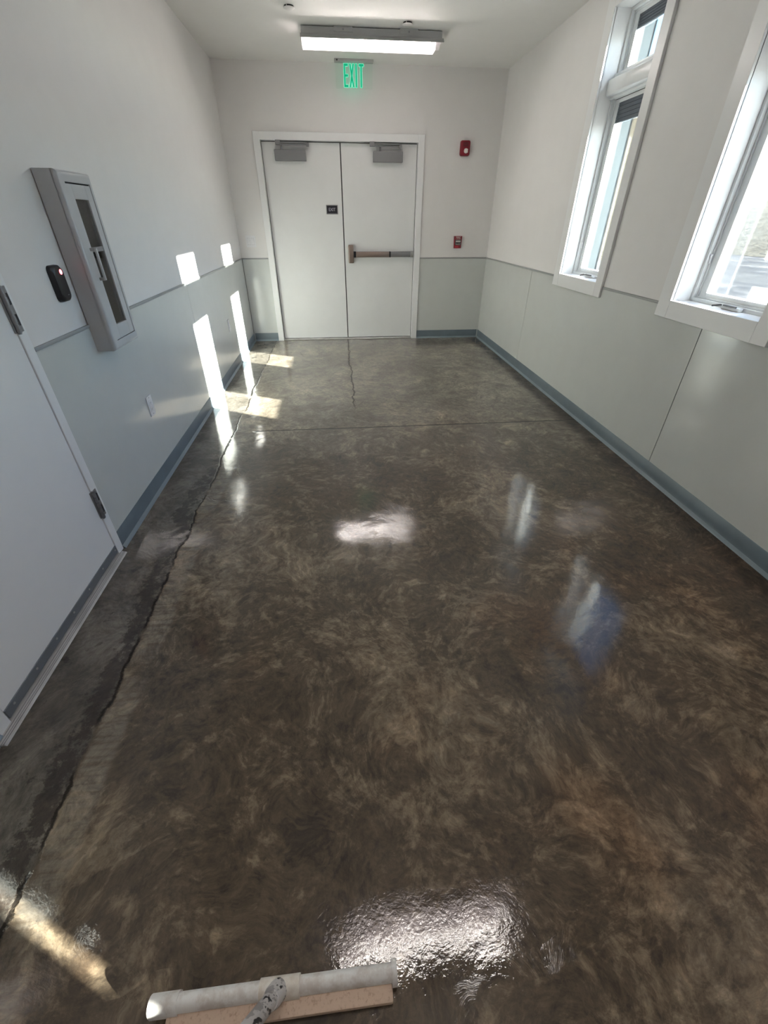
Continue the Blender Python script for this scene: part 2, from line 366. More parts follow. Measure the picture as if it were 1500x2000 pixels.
# cap strips on top of the wainscot
CT = .011
def cap(n, a, c):
    b = newbm(); box(b, a, c, .002, 2); o = struct(n, b, M['panel_edge'])
cap('trim_1', (XR, 4.225, ZW - .006), (XR - CT, YB, ZW + .008))
cap('trim_2', (XR, 2.705, ZW - .006), (XR - CT, 3.380, ZW + .008))
cap('trim_3', (XR, YF, ZW - .006), (XR - CT, 1.87, ZW + .008))
cap('trim_4', (XL, DY1, ZW - .006), (XL + CT, YB, ZW + .008))
cap('trim_5', (XL, YB, ZW - .006), (FX0, YB - CT, ZW + .008))
cap('trim_6', (FX1, YB, ZW - .006), (XR, YB - CT, ZW + .008))
cap('trim_7', (XL, YF, ZW - .006), (XL + CT, DY0, ZW + .008))

# cove base
def cove(name, axis, wallpos, sgn, a, c):
    H = .102
    d = lambda q: wallpos + sgn * q
    prof = [(d(0), 0), (d(.020), 0), (d(.0195), .003), (d(.014), .008), (d(.0095), .018), (d(.008), .03), (d(.008), H - .004), (d(.006), H), (d(0), H)]
    b = newbm()
    if axis == 'y': prism_profile(b, prof, 'y', a, c)
    else: prism_profile(b, prof, 'x', a, c)
    o = struct(name, b, M['base'])
    b = newbm(); toe = [(d(.0095), 0.0), (d(.022), 0), (d(.0212), .004), (d(.0155), .0095), (d(.0115), .0165), (d(.0098), .0180)]
    prism_profile(b, toe, axis, a, c); link('cove_toe', b, M['base_toe'], o)
def prism_profile(bm, prof, axis, a, c):
    # prof: (offset coordinate across, z); swept along axis
    def P(u, z, t): return (u, t, z) if axis == 'y' else (t, u, z)
    A = [bm.verts.new(P(u, z, a)) for u, z in prof]; B = [bm.verts.new(P(u, z, c)) for u, z in prof]; n = len(prof)
    for k in range(n): bm.faces.new((A[k], A[(k + 1) % n], B[(k + 1) % n], B[k]))
    bm.faces.new(A[::-1]); bm.faces.new(B)
cove('baseboard_right', 'y', XR, -1, YF, YB)
cove('baseboard_left', 'y', XL, 1, DY1, YB)
cove('baseboard_left_near', 'y', XL, 1, YF, DY0)
cove('baseboard_back', 'x', YB, -1, XL + .022, FX0)
cove('baseboard_back_right', 'x', YB, -1, FX1, XR - .022)

# ------------------------------------------------------------------ windows
def window(n, y0, y1, parts=True):
    yc = (y0 + y1) / 2
    r = empty('window_%d' % n, (XR, yc, WZ0), kind='structure')
    cw, ct = .092, .020
    # casing: flat boards with mitre-like butt joints
    b = newbm()
    for a, c in (((XR - ct, y0 - cw, WZ0 - cw - .002), (XR, y0, WZ1 + cw)), ((XR - ct, y1, WZ0 - cw - .002), (XR, y1 + cw + .01, WZ1 + cw)),
                 ((XR - ct, y0, WZ0 - cw - .002), (XR, y1, WZ0)), ((XR - ct, y0, WZ1), (XR, y1, WZ1 + cw))):
        box(b, a, c, .0015, 1)
    link('casing', b, M['white_paint'], r)
    # reveal liner boards
    xr0, xr1 = XR - .006, XR + .103
    b = newbm()
    box(b, (xr0, y0 - .012, WZ0 - .02), (xr1, y0, WZ1 + .02), .001, 1); box(b, (xr0, y1, WZ0 - .02), (xr1, y1 + .012, WZ1 + .02), .001, 1)
    box(b, (xr0, y0, WZ1), (xr1, y1, WZ1 + .02), .001, 1); link('jamb_liner', b, M['white_paint'], r)
    b = newbm(); box(b, (xr0, y0, WZ0 - .02), (xr1, y1, WZ0), .001, 1); link('stool', b, M['white_paint'], r)
    # vinyl frame, two steps
    def ring(b, x0, x1, z0, z1, ya, yb, wy, wz=None):
        wz = wz or wy
        box(b, (x0, ya, z0), (x1, ya + wy, z1), .001, 1); box(b, (x0, yb - wy, z0), (x1, yb, z1), .001, 1)
        box(b, (x0, ya + wy, z0), (x1, yb - wy, z0 + wz), .001, 1); box(b, (x0, ya + wy, z1 - wz), (x1, yb - wy, z1), .001, 1)
    fx0, fx1 = XR + .10, XR + .185
    b = newbm(); ring(b, fx0, fx1, WZ0, WZ1, y0, y1, .018); ring(b, fx0 + .02, fx1, WZ0 + .018, WZ1 - .018, y0 + .018, y1 - .018, .010)
    link('window_frame', b, M['vinyl'], r)
    # mullion: deep rounded bar between the casement and the transom
    b = newbm(); box(b, (XR + .045, y0, 2.142), (XR + .185, y1, 2.232), .012, 3); box(b, (XR + .085, y0, 2.125), (XR + .185, y1, 2.262), .003, 1)
    link('mullion', b, M['vinyl'], r)
    gx = XR + .150
    for nm, z0, z1 in (('lower_sash', WZ0 + .022, 2.126), ('upper_sash', 2.258, WZ1 - .022)):
        ya, yb = y0 + .024, y1 - .024
        b = newbm(); ring(b, XR + .128, fx1 - .008, z0, z1, ya, yb, .050, .026)
        s = link(nm, b, M['vinyl'], r)
        b = newbm(); ring(b, XR + .1265, XR + .1295, z0 - .001, z1 + .001, ya - .0035, yb + .0035, .005); sub('gasket', b, M['rubber'], s)
        b = newbm(); box(b, (gx, ya + .048, z0 + .024), (gx + .004, yb - .048, z1 - .024)); sub('glass_pane', b, M['glass'], s)
        # shade gathered at the head of each pane
        hz = .115 if nm == 'lower_sash' else .072
        b = newbm(); zt = z1 - .024
        k = 5
        for q in range(k):
            box(b, (gx - .018, ya + .051, zt - hz * (q + 1) / k), (gx - .003, yb - .051, zt - hz * q / k - .0012), .002, 1)
        sub('roller_shade', b, M['shade'], s)
    if parts:
        b = newbm(); box(b, (XR + .070, yc - .085, WZ0 + .0005), (XR + .100, yc + .035, WZ0 + .016), .004, 2); link('crank_housing', b, M['vinyl'], r)
        b = newbm(); box(b, (XR + .062, yc - .07, WZ0 + .016), (XR + .072, yc + .02, WZ0 + .024), .002, 1); tube(b, (XR + .067, yc + .03, WZ0 + .020), (XR + .050, yc + .075, WZ0 + .010), .0045, n=12)
        link('crank_handle', b, M['dark_metal'], r)
        b = newbm(); box(b, (XR + .112, y1 - .028, 1.20), (XR + .128, y1 - .012, 1.245), .003, 2); tube(b, (XR + .108, y1 - .022, 1.238), (XR + .118, y1 - .022, 1.238), .009, n=16)
        link('sash_latch', b, M['plate'], r)
    return r
window(1, 3.475, 4.11); window(2, 1.965, 2.60); window(3, -1.30, -1.10, False)

# ------------------------------------------------------------------ far double door
D = empty('door_1', ((FX0 + FX1) / 2, YB, 0), kind='structure')
fw = .072
b = newbm()
prof_d = .018
for x0, x1 in ((FX0, FX0 + fw), (FX1 - fw, FX1)):
    box(b, (x0, YB - prof_d, 0), (x1, YB + .15, FZ), .002, 1)
box(b, (FX0 + fw, YB - prof_d, FZ - fw), (FX1 - fw, YB + .15, FZ), .002, 1)
link('door_frame', b, M['white_paint'], D)
# rabbet stops
yd = YB + .050     # room-side face of the leaves
b = newbm()
box(b, (FX0 + fw, yd + .046, 0), (FX0 + fw + .016, YB + .15, FZ - fw)); box(b, (FX1 - fw - .016, yd + .046, 0), (FX1 - fw, YB + .15, FZ - fw)); box(b, (FX0 + fw, yd + .046, FZ - fw - .016), (FX1 - fw, YB + .15, FZ - fw))
link('door_stop', b, M['rubber'], D)
b = newbm(); box(b, (FX0 + fw, YB - .005, 0), (FX1 - fw, YB + .16, .012), .004, 1); link('threshold', b, M['alu'], D)
xm = .1185
la, lb = FX0 + fw + .006, xm - .006
ra, rb_ = xm + .006, FX1 - fw - .006
ztop = FZ - fw - .008
b = newbm(); box(b, (la, yd, .018), (lb, yd + .044, ztop), .0015, 1); leafL = link('door_leaf', b, M['door_paint'], D)
b = newbm(); box(b, (ra, yd, .018), (rb_, yd + .044, ztop), .0015, 1); leafR = link('door_leaf', b, M['door_paint'], D)
b = newbm(); box(b, (xm - .006, yd + .028, .018), (xm + .006, yd + .04, ztop)); link('meeting_gasket', b, M['rubber'], D)
b = newbm(); box(b, (la - .006, yd + .02, .018), (la, yd + .03, ztop)); box(b, (rb_, yd + .02, .018), (rb_ + .006, yd + .03, ztop)); box(b, (la, yd + .02, ztop), (rb_, yd + .03, ztop + .008)); box(b, (la, yd + .02, .012), (rb_, yd + .03, .018))
link('perimeter_seal', b, M['rubber'], D)
def closer(leaf, x0, x1, arm0, arm1):
    zt = 2.040
    b = newbm(); box(b, (x0, yd - .060, zt - .098), (x1, yd, zt), .006, 3); sub('closer_cover', b, M['closer'], leaf)
    s = 1 if arm1 > arm0 else -1
    b = newbm(); box(b, (min(arm0, arm1), yd - .052, zt + .038), (max(arm0, arm1), yd - .036, zt + .056), .003, 2)
    px = x0 + .085 if s > 0 else x1 - .065
    tube(b, (px, yd - .035, zt - .002), (px, yd - .035, zt + .04), .009, n=16)
    box(b, (min(arm0, arm1) - .004, YB - .036, zt + .040), (min(arm0, arm1) + .05, YB - .010, zt + .080), .003, 2)
    box(b, (max(arm0, arm1) - .030, yd - .060, zt + .030), (max(arm0, arm1), yd - .026, zt + .064), .003, 2)
    box(b, (min(arm0, arm1), yd - .074, zt + .056), (max(arm0, arm1) - .02, yd - .050, zt + .066), .002, 1)
    sub('closer_arm', b, M['closer'], leaf)
closer(leafL, -.628, -.275, -.600, -.235)
closer(leafR, .492, .838, .455, .822)
# exit device on the right leaf
zb = 1.024
b = newbm(); box(b, (.166, yd - .062, .928), (.232, yd, 1.128), .010, 3); sub('latch_case', b, M['bronze'], leafR)
b = newbm(); box(b, (.238, yd - .035, zb - .030), (1.000, yd, zb + .030), .004, 2); sub('bar_rail', b, M['steel'], leafR)
b = newbm(); box(b, (.262, yd - .060, zb - .031), (.690, yd - .030, zb + .031), .009, 3); sub('push_pad', b, M['bronze'], leafR)
b = newbm(); box(b, (.232, yd - .052, zb - .033), (.262, yd, zb + .033), .002, 1); box(b, (.690, yd - .052, zb - .032), (.708, yd, zb + .032), .002, 1); sub('bar_spacer', b, M['black'], leafR)
b = newbm(); box(b, (.708, yd - .046, zb - .028), (.965, yd - .034, zb + .030), .004, 2); sub('bar_cover', b, M['galv'], leafR)
b = newbm(); box(b, (.965, yd - .048, zb - .030), (1.004, yd, zb + .032), .006, 2); tube(b, (.982, yd - .052, zb - .012), (.982, yd - .046, zb - .012), .008, n=14); sub('bar_end_cap', b, M['steel'], leafR)
for q in (.722, .742):
    b = newbm(); tube(b, (q, yd - .048, zb), (q, yd - .045, zb), .0025, n=10); sub('bar_screw', b, M['dark_metal'], leafR)

# exit plaque on the left leaf
r = empty('exit_plaque', (-.0125, yd, 1.49), 'small black framed EXIT plaque on the left leaf of the double door', 'sign')
b = newbm()
for a, c in (((-.082, yd - .006, 1.445), (.058, yd, 1.453)), ((-.082, yd - .006, 1.529), (.058, yd, 1.537)), ((-.082, yd - .006, 1.453), (-.074, yd, 1.529)), ((.050, yd - .006, 1.453), (.058, yd, 1.529))): box(b, a, c, .001, 1)
link('sign_frame', b, M['galv'], r)
b = newbm(); box(b, (-.074, yd - .003, 1.453), (.050, yd - .0005, 1.529)); link('sign_face', b, M['sign_black'], r)
link('sign_letters', text_bm('EXIT', .046, FACE_CAM(-.012, yd - .0035, 1.490), sx=.88), M['sign_text'], r)

# ------------------------------------------------------------------ left door (flush frame, opens into the room)
D2 = empty('door_2', (XL, 1.3, 0), kind='structure')
b = newbm(); fp = .010
box(b, (XL - .12, DY1 - .050, 0), (XL + fp, DY1, DZ), .002, 1); box(b, (XL - .12, DY0, 0), (XL + fp, DY0 + .050, DZ), .002, 1); box(b, (XL - .12, DY0 + .05, DZ - .05), (XL + fp, DY1 - .05, DZ), .002, 1)
link('door_frame', b, M['white_paint'], D2)
b = newbm(); ya, yb = DY0 + .053, DY1 - .0535
box(b, (XL - .040, ya, .020), (XL + .006, yb, DZ - .054), .0015, 1); lf = link('door_leaf', b, M['white_paint'], D2)
b = newbm(); box(b, (XL - .030, yb, .02), (XL - .004, DY1 - .05, DZ - .05)); box(b, (XL - .03, DY0 + .05, .02), (XL - .004, ya, DZ - .05)); box(b, (XL - .03, ya, .004), (XL - .004, yb, .020)); link('perimeter_seal', b, M['rubber'], D2)
b = newbm(); box(b, (XL + .006, ya, .022), (XL + .0105, yb, .062), .001, 1); sw = sub('door_sweep', b, M['sweep'], lf)
b = newbm()
for k in range(7): tube(b, (XL + .0100, ya + .04 + k * .135, .046), (XL + .0125, ya + .04 + k * .135, .046), .0045, n=12)
sub('sweep_screws', b, M['screw'], lf)
b = newbm(); prism_profile(b, [(XL - .12, 0), (XL + .040, 0), (XL + .038, .004), (XL + .022, .010), (XL - .10, .012)], 'y', DY0 - .03, DY1 - .035); link('threshold', b, M['alu'], D2)
b = newbm()
for q in (.018, .026, .032): box(b, (XL + q - .001, DY0 - .03, .0065 if q > .02 else .010), (XL + q, DY1 - .035, .0118 - (q - .018) * .25))
link('threshold_rib', b, M['galv'], D2)
for zc, hh in ((.302, .140), (1.130, .150), (1.93, .14)):
    yj = DY1 - .052
    b = newbm(); box(b, (XL + .006, yj - .012, zc - hh / 2), (XL + .0125, yj + .036, zc + hh / 2), .001, 1)
    h = link('hinge', b, M['galv'], D2)
    b = newbm()
    for k in range(5):
        z0 = zc - hh / 2 + hh * k / 5
        tube(b, (XL + .0165, yj, z0 + .001), (XL + .0165, yj, z0 + hh / 5 - .001), .0085, n=18)
    tube(b, (XL + .0165, yj, zc - hh / 2 - .004), (XL + .0165, yj, zc + hh / 2 + .004), .006, n=18)
    sub('hinge_barrel', b, M['galv'], h)
    b = newbm()
    for k in (-1, 1): box(b, (XL + .0120, yj + .013, zc + k * hh * .23 - .019), (XL + .0132, yj + .029, zc + k * hh * .23 + .019), .003, 2)
    sub('hinge_recess', b, M['dark_metal'], h)

# ------------------------------------------------------------------ things on the left wall
# extinguisher cabinet
cy0, cy1, cz0, cz1, cd = 2.257, 2.545, .868, 1.562, .095
r = empty('extinguisher_cabinet', (XL, (cy0 + cy1) / 2, cz0), 'tall light grey fire extinguisher cabinet with narrow window, on left wall', 'cabinet')
xf = XL + cd
dy0, dy1, dz0, dz1 = 2.298, 2.515, .908, 1.523       # door opening
gy0, gy1, gz0, gz1 = 2.343, 2.462, .972, 1.466       # glazing
b = newbm()
box(b, (XL + T, cy0, cz0), (xf - .02, cy0 + .012, cz1)); box(b, (XL + T, cy1 - .012, cz0), (xf - .02, cy1, cz1)); box(b, (XL + T, cy0 + .012, cz0), (xf - .02, cy1 - .012, cz0 + .012)); box(b, (XL + T, cy0 + .012, cz1 - .012), (xf - .02, cy1 - .012, cz1))
box(b, (XL + T, cy0 + .012, cz0 + .012), (XL + T + .004, cy1 - .012, cz1 - .012))
link('cabinet_tub', b, M['cab'], r)
# rounded front trim: outer ring with big soft edge
def frame_ring(bm, outer, inner, x0, x1, round_=.016, n=6):
    # outer/inner (y0,y1,z0,z1); front face at x1, rounded towards the outer edge
    def loop(y0, y1, z0, z1, x): return [bm.verts.new(p) for p in ((x, y0, z0), (x, y1, z0), (x, y1, z1), (x, y0, z1))]
    y0, y1, z0, z1 = outer; loops = [loop(y0, y1, z0, z1, x0)]
    for k in range(n + 1):
        a = math.pi / 2 * k / n; ins = round_ * (1 - math.cos(a)); xx = x1 - round_ + round_ * math.sin(a)
        loops.append(loop(y0 + ins, y1 - ins, z0 + ins, z1 - ins, xx))
    loops.append(loop(*inner, x1)); loops.append(loop(*inner, x0))
    for A, B in zip(loops, loops[1:]):
        for k in range(4): bm.faces.new((A[k], A[(k + 1) % 4], B[(k + 1) % 4], B[k]))
    A, B = loops[-1], loops[0]
    for k in range(4): bm.faces.new((A[k], A[(k + 1) % 4], B[(k + 1) % 4], B[k]))
b = newbm(); frame_ring(b, (cy0, cy1, cz0, cz1), (dy0, dy1, dz0, dz1), xf - .022, xf); link('cabinet_trim', b, M['cab'], r)
b = newbm(); box(b, (xf - .021, dy0, dz0), (xf - .017, dy0 + .004, dz1)); box(b, (xf - .021, dy1 - .006, dz0), (xf - .006, dy1, dz1)); box(b, (xf - .021, dy0, dz0), (xf - .006, dy1, dz0 + .004)); box(b, (xf - .021, dy0, dz1 - .006), (xf - .006, dy1, dz1)); link('door_gap', b, M['gap'], r)
b = newbm(); e = .003
box(b, (xf - .014, dy0 + e * .5, dz0 + e), (xf - .001, gy0, dz1 - e * 2), .0008, 1); box(b, (xf - .014, gy1, dz0 + e), (xf - .001, dy1 - e * 1.6, dz1 - e * 2), .0008, 1)
box(b, (xf - .014, gy0, dz0 + e), (xf - .001, gy1, gz0), .0008, 1); box(b, (xf - .014, gy0, gz1), (xf - .001, gy1, dz1 - e * 2), .0008, 1)
cdr = link('cabinet_door', b, M['cab'], r)
b = newbm(); box(b, (xf - .010, gy0, gz0), (xf - .007, gy1, gz1)); sub('door_glazing', b, M['smoked'], cdr)
b = newbm(); hy = 2.326
box(b, (xf + .018, hy - .006, 1.165), (xf + .027, hy + .006, 1.290), .002, 2)
sub('door_handle', b, M['cab'], cdr)
for z in (1.170, 1.285):
    b = newbm(); box(b, (xf - .001, hy - .006, z - .006), (xf + .020, hy + .006, z + .006), .0015, 1); sub('handle_post', b, M['steel'], cdr)
b = newbm(); box(b, (xf - .006, hy + .018, 1.274), (xf - .0035, gy1, 1.292)); sub('glazing_label', b, M['closer'], cdr)
b = newbm(); box(b, (XL + T + .005, cy0 + .014, cz0 + .014), (XL + T + .008, cy1 - .014, cz1 - .014)); link('cabinet_lining', b, M['cab_in'], r)

# card reader
r = empty('card_reader', (XL, 2.145, 1.17), 'black rounded card reader with glowing red light on left wall', 'card reader')
b = newbm()
ou = [rrect(2.103, 2.189, 1.104, 1.240, .020), rrect(2.104, 2.188, 1.105, 1.239, .022), rrect(2.110, 2.182, 1.112, 1.232, .022), rrect(2.118, 2.174, 1.122, 1.222, .022)]
xs = [XL, XL + .014, XL + .022, XL + .024]
L_ = [[b.verts.new((x, u, v)) for u, v in o_] for x, o_ in zip(xs, ou)]
for A, B in zip(L_, L_[1:]):
    for k in range(len(A)): b.faces.new((A[k], A[(k + 1) % len(A)], B[(k + 1) % len(A)], B[k]))
b.faces.new(L_[0][::-1]); b.faces.new(L_[-1]); link('reader_body', b, M['black'], r)
b = newbm(); lathe(b, [(.0095, -.002), (.0095, .001), (.006, .0022), (.001, .0026)], (XL + .0235, 2.160, 1.214), (1, 0, 0), 20); link('status_light', b, M['led'], r)
b = newbm(); box(b, (XL + .0235, 2.152, 1.128), (XL + .0244, 2.162, 1.1295)); link('reader_mark', b, M['sign_text'], r)

# outlets
def outlet(loc_y, z, label, wall='left'):
    r = empty('wall_outlet', (XL, loc_y, z), label, 'outlet', 'outlets low on the left wall')
    x = XL + T
    b = newbm(); prism(b, rrect(loc_y - .036, loc_y + .036, z - .059, z + .059, .005), 0, x, x + .005); link('cover_plate', b, M['plate'], r)
    b = newbm(); prism(b, rrect(loc_y - .017, loc_y + .017, z - .034, z + .034, .004), 0, x + .005, x + .0065); d = link('receptacle', b, M['plate'], r)
    def bit(nm, par, f, m):
        bb = newbm(); f(bb); sub(nm, bb, m, par)
    for s in (-1, 1):
        for q in (-.006, .006): bit('slot', d, lambda bb: box(bb, (x + .0064, loc_y + q - .001, z + s * .019 - .004), (x + .0069, loc_y + q + .001, z + s * .019 + .004)), M['slot'])
        bit('ground_hole', d, lambda bb: tube(bb, (x + .0064, loc_y, z + s * .019 - .009), (x + .0069, loc_y, z + s * .019 - .009), .0022, n=10), M['slot'])
        bb = newbm(); tube(bb, (x + .004, loc_y, z + s * .049), (x + .0056, loc_y, z + s * .049), .003, n=10); link('plate_screw', bb, M['galv'], r)
outlet(2.620, .461, 'white wall outlet nearest the camera, beside the warm light streak on the left wall')
outlet(4.985, .461, 'small white wall outlet far down the left wall, between the two tall sun patches')

# double switch on the far wall, left of the double door
r = empty('light_switch', (-1.03, YB, 1.165), 'white two-gang light switch plate on far wall left of double door', 'light switch')
b = newbm(); prism(b, rrect(-1.090, -.972, 1.105, 1.225, .006), 1, YB - .006, YB); link('cover_plate', b, M['plate'], r)
for q in (-1.055, -1.007):
    b = newbm(); prism(b, rrect(q - .0165, q + .0165, 1.131, 1.199, .003), 1, YB - .0075, YB - .006); k = link('rocker', b, M['plate'], r)
    b = newbm(); box(b, (q - .017, YB - .0064, 1.130), (q + .017, YB - .0061, 1.200)); sub('rocker_gap', b, M['slot'], k)
    b = newbm(); box(b, (q - .010, YB - .011, 1.162), (q + .010, YB - .0074, 1.190), .002, 1); sub('rocker_button', b, M['plate'], k)

# ------------------------------------------------------------------ alarm devices on the far wall
r = empty('alarm_strobe', (1.559, YB, 2.076), 'dark red fire alarm strobe high on the far wall', 'fire alarm')
b = newbm()
L_ = []
for yy, ins in ((YB, 0), (YB - .030, .0), (YB - .040, .004), (YB - .045, .012)):
    L_.append([b.verts.new((u, yy, v)) for u, v in rrect(1.503 + ins, 1.616 - ins, 2.008 + ins, 2.146 - ins, .018)])
for A, B in zip(L_, L_[1:]):
    for k in range(len(A)): b.faces.new((A[k], A[(k + 1) % len(A)], B[(k + 1) % len(A)], B[k]))
b.faces.new(L_[0][::-1]); b.faces.new(L_[-1]); link('strobe_body', b, M['red'], r)
b = newbm(); lathe(b, [(.024, 0), (.024, .006), (.020, .014), (.008, .020)], (1.566, YB - .044, 2.052), (0, -1, 0), 12); box(b, (1.545, YB - .058, 2.034), (1.588, YB - .044, 2.070), .004, 2); link('strobe_lens', b, M['lenswhite'], r)
b = newbm()
for q in range(5): box(b, (1.530, YB - .0456, 2.092 + q * .008), (1.590, YB - .0448, 2.095 + q * .008))
link('horn_grille', b, M['black'], r)
r = empty('pull_station', (1.568, YB, 1.157), 'red fire alarm pull station with white FIRE lettering, low on the far wall', 'fire alarm')
b = newbm(); prism(b, [(1.524, 1.092), (1.613, 1.092), (1.619, 1.223), (1.518, 1.223)], 1, YB - .030, YB); link('station_body', b, M['red'], r)
b = newbm(); box(b, (1.532, YB - .038, 1.128), (1.606, YB - .028, 1.186), .003, 1); pb = link('pull_handle', b, M['black'], r)
b = newbm(); box(b, (1.538, YB - .042, 1.160), (1.600, YB - .038, 1.172), .001, 1); box(b, (1.538, YB - .0385, 1.180), (1.600, YB - .0379, 1.184)); box(b, (1.538, YB - .0385, 1.130), (1.600, YB - .0379, 1.134)); sub('handle_stripe', b, M['lenswhite'], pb)
link('fire_lettering', text_bm('FIRE', .034, FACE_CAM(1.569, YB - .0306, 1.205)), M['lenswhite'], r)
link('alarm_lettering', text_bm('PULL DOWN', .012, FACE_CAM(1.569, YB - .0385, 1.146)), M['lenswhite'], r)
b = newbm(); box(b, (1.536, YB - .033, 1.100), (1.580, YB - .029, 1.116), .001, 1); link('station_tab', b, M['redlight'], r)

# ------------------------------------------------------------------ ceiling
def fixture(xc, yc, label):
    r = empty('ceiling_light', (xc, yc, ZC), label, 'ceiling light', 'strip lights on the ceiling')
    h = .607
    b = newbm(); box(b, (xc - h, yc - .075, ZC - .052), (xc + h, yc + .075, ZC - .006), .002, 1); link('housing', b, M['lamp_body'], r)
    b = newbm(); prism_profile(b, [(yc - .078, ZC - .050), (yc + .078, ZC - .050), (yc + .112, ZC - .078), (yc + .108, ZC - .082), (yc + .07, ZC - .056), (yc - .07, ZC - .056), (yc - .108, ZC - .082), (yc - .112, ZC - .078)], 'x', xc - h - .008, xc + h + .012); link('reflector', b, M['lamp_body'], r)
    for q in (-.33, .235):
        b = newbm(); box(b, (xc + q, yc - .079, ZC - .034), (xc + q + .16, yc + .079, ZC), .001, 1); br = link('mounting_bracket', b, M['lamp_body'], r)
        b = newbm(); tube(b, (xc + q + .08, yc - .081, ZC - .02), (xc + q + .08, yc - .078, ZC - .02), .006, n=10); sub('bracket_screw', b, M['galv'], br)
    b = newbm(); prism_profile(b, [(yc - .082, ZC - .0665), (yc - .072, ZC - .112), (yc - .062, ZC - .118), (yc + .062, ZC - .118), (yc + .072, ZC - .112), (yc + .082, ZC - .0665), (yc + .06, ZC - .0585), (yc - .06, ZC - .0585)], 'x', xc - h + .002, xc + h - .055)
    link('lens', b, M['lens'], r)
    b = newbm(); tube(b, (xc - h + .02, yc - .079, ZC - .087), (xc + h - .10, yc - .079, ZC - .087), .010, n=16); link('lamp_tube', b, M['tube'], r)
fixture(.415, 5.375, 'glowing white strip light on the ceiling above the EXIT sign')
fixture(.40, .72, 'glowing white strip light overhead, mirrored at the bottom of the wet floor')
fixture(.40, -2.9, 'glowing white strip light added out of view at the rear of the corridor ceiling')  # extra unseen fixture behind the camera, added to boost the interior light

def sprinkler(x, y, label):
    r = empty('sprinkler_cover', (x, y, ZC), label, 'sprinkler', 'sprinkler covers on the ceiling')
    b = newbm(); lathe(b, [(.036, .0), (.036, .010)], (x, y, ZC), (0, 0, -1)); link('cover_recess', b, M['gap'], r)
    b = newbm(); lathe(b, [(.041, .009), (.043, .010), (.043, .012), (.040, .0135)], (x, y, ZC), (0, 0, -1)); link('cover_disc', b, M['wall'], r)
    for a in (0.1, 2.2, 4.3):
        b = newbm(); box(b, (x + .037 * math.cos(a) - .003, y + .037 * math.sin(a) - .003, ZC - .010), (x + .037 * math.cos(a) + .003, y + .037 * math.sin(a) + .003, ZC))
        link('cover_tab', b, M['wall'], r)
sprinkler(-.257, 4.93, 'round white sprinkler cover on ceiling at the top left, cut by the photo edge')
sprinkler(.697, 5.165, 'round white sprinkler cover on ceiling just above the strip light')

# edge-lit exit sign
ey = 6.22
r = empty('exit_sign', (.29, ey, ZC), 'green glowing EXIT sign hanging from the ceiling above the double door', 'exit sign')
b = newbm(); box(b, (.090, ey - .035, ZC - .020), (.492, ey + .035, ZC), .003, 1); cp = link('canopy', b, M['lamp_body'], r)
b = newbm(); tube(b, (.118, ey - .037, ZC - .011), (.118, ey - .034, ZC - .011), .007, n=14); sub('test_button', b, M['black'], cp)
b = newbm(); box(b, (.100, ey - .003, ZC - .215), (.482, ey + .003, ZC - .018), .0008, 1); link('sign_panel', b, M['acrylic'], r)
LX = [.183, .236, .302, .334]; z1, z0 = ZC - .030, ZC - .205
def strokes(grow):
    b = newbm(); s = .0145; g_ = grow
    yy0, yy1 = (ey - .0046, ey - .0032) if grow == 0 else (ey - .0042, ey - .0031)
    def bar(x0, z0_, x1, z1_): box(b, (x0 - g_, yy0, z0_ - g_), (x1 + g_, yy1, z1_ + g_))
    def dia(xa, za, xb, zb_): prism(b, [(xa - s / 2 - g_, za), (xa + s / 2 + g_, za), (xb + s / 2 + g_, zb_), (xb - s / 2 - g_, zb_)], 1, yy0, yy1)
    bar(.186, z0, .186 + s, z1)
    for z in (z0, (z0 + z1) / 2 - .009, z1 - .018): bar(.186, z, .228, z + .018)
    dia(.250, z0 - g_, .284, z1 + g_); dia(.284, z0 - g_, .250, z1 + g_)
    bar(.306, z0, .306 + s, z1)
    bar(.365 - s / 2, z0, .365 + s / 2, z1); bar(.342, z1 - .018, .390, z1)
    return b
link('letter_edges', strokes(.0028), M['green_edge'], r)
link('letter_fill', strokes(0), M['green_fill'], r)

# ------------------------------------------------------------------ squeegee in the foreground
def chipped(name, c1, c2, sc, lo, hi):
    t = NT(name); p = t.obj(); n = t.noise(p, sc, 6, .65)
    t.bsdf(Base_Color=t.mix(t.smooth(n, lo, hi), C4(c1), C4(c2)), Roughness=.55, Normal=t.bump(t.noise(p, 80, 4), .3, .002)); return t.m
M['sq_white'] = chipped('soiled white plastic', (.66, .62, .58), (.84, .84, .82), 30, .35, .6)
M['sq_cream'] = chipped('soiled cream connector', (.68, .62, .54), (.80, .77, .70), 40, .35, .6)
M['sq_beige'] = chipped('stained beige pad', (.50, .34, .24), (.68, .52, .40), 130, .30, .5)
M['pole'] = None
t = NT('pole with worn paint'); p = t.obj(); px, py, pz = t.sep(p)
n = t.noise(t.comb(t.math('MULTIPLY', px, 50), t.math('MULTIPLY', py, 50), t.math('MULTIPLY', pz, 11)), 1.0, 5, .6)
t.bsdf(Base_Color=t.mix(t.smooth(n, .56, .585), t.mix(t.smooth(n, .44, .47), C4((.36, .35, .35)), C4((.66, .64, .63))), C4((.02, .02, .025))), Roughness=.4); M['pole'] = t.m
Rz = Matrix.Translation((-.210, .190, 0)) @ Matrix.Rotation(math.radians(-.6), 4, 'Z')
r = empty('floor_squeegee', (-.210, .190, 0), 'white T-shaped floor squeegee with beige pad lying at the bottom of the photo', 'squeegee')
hl = .262
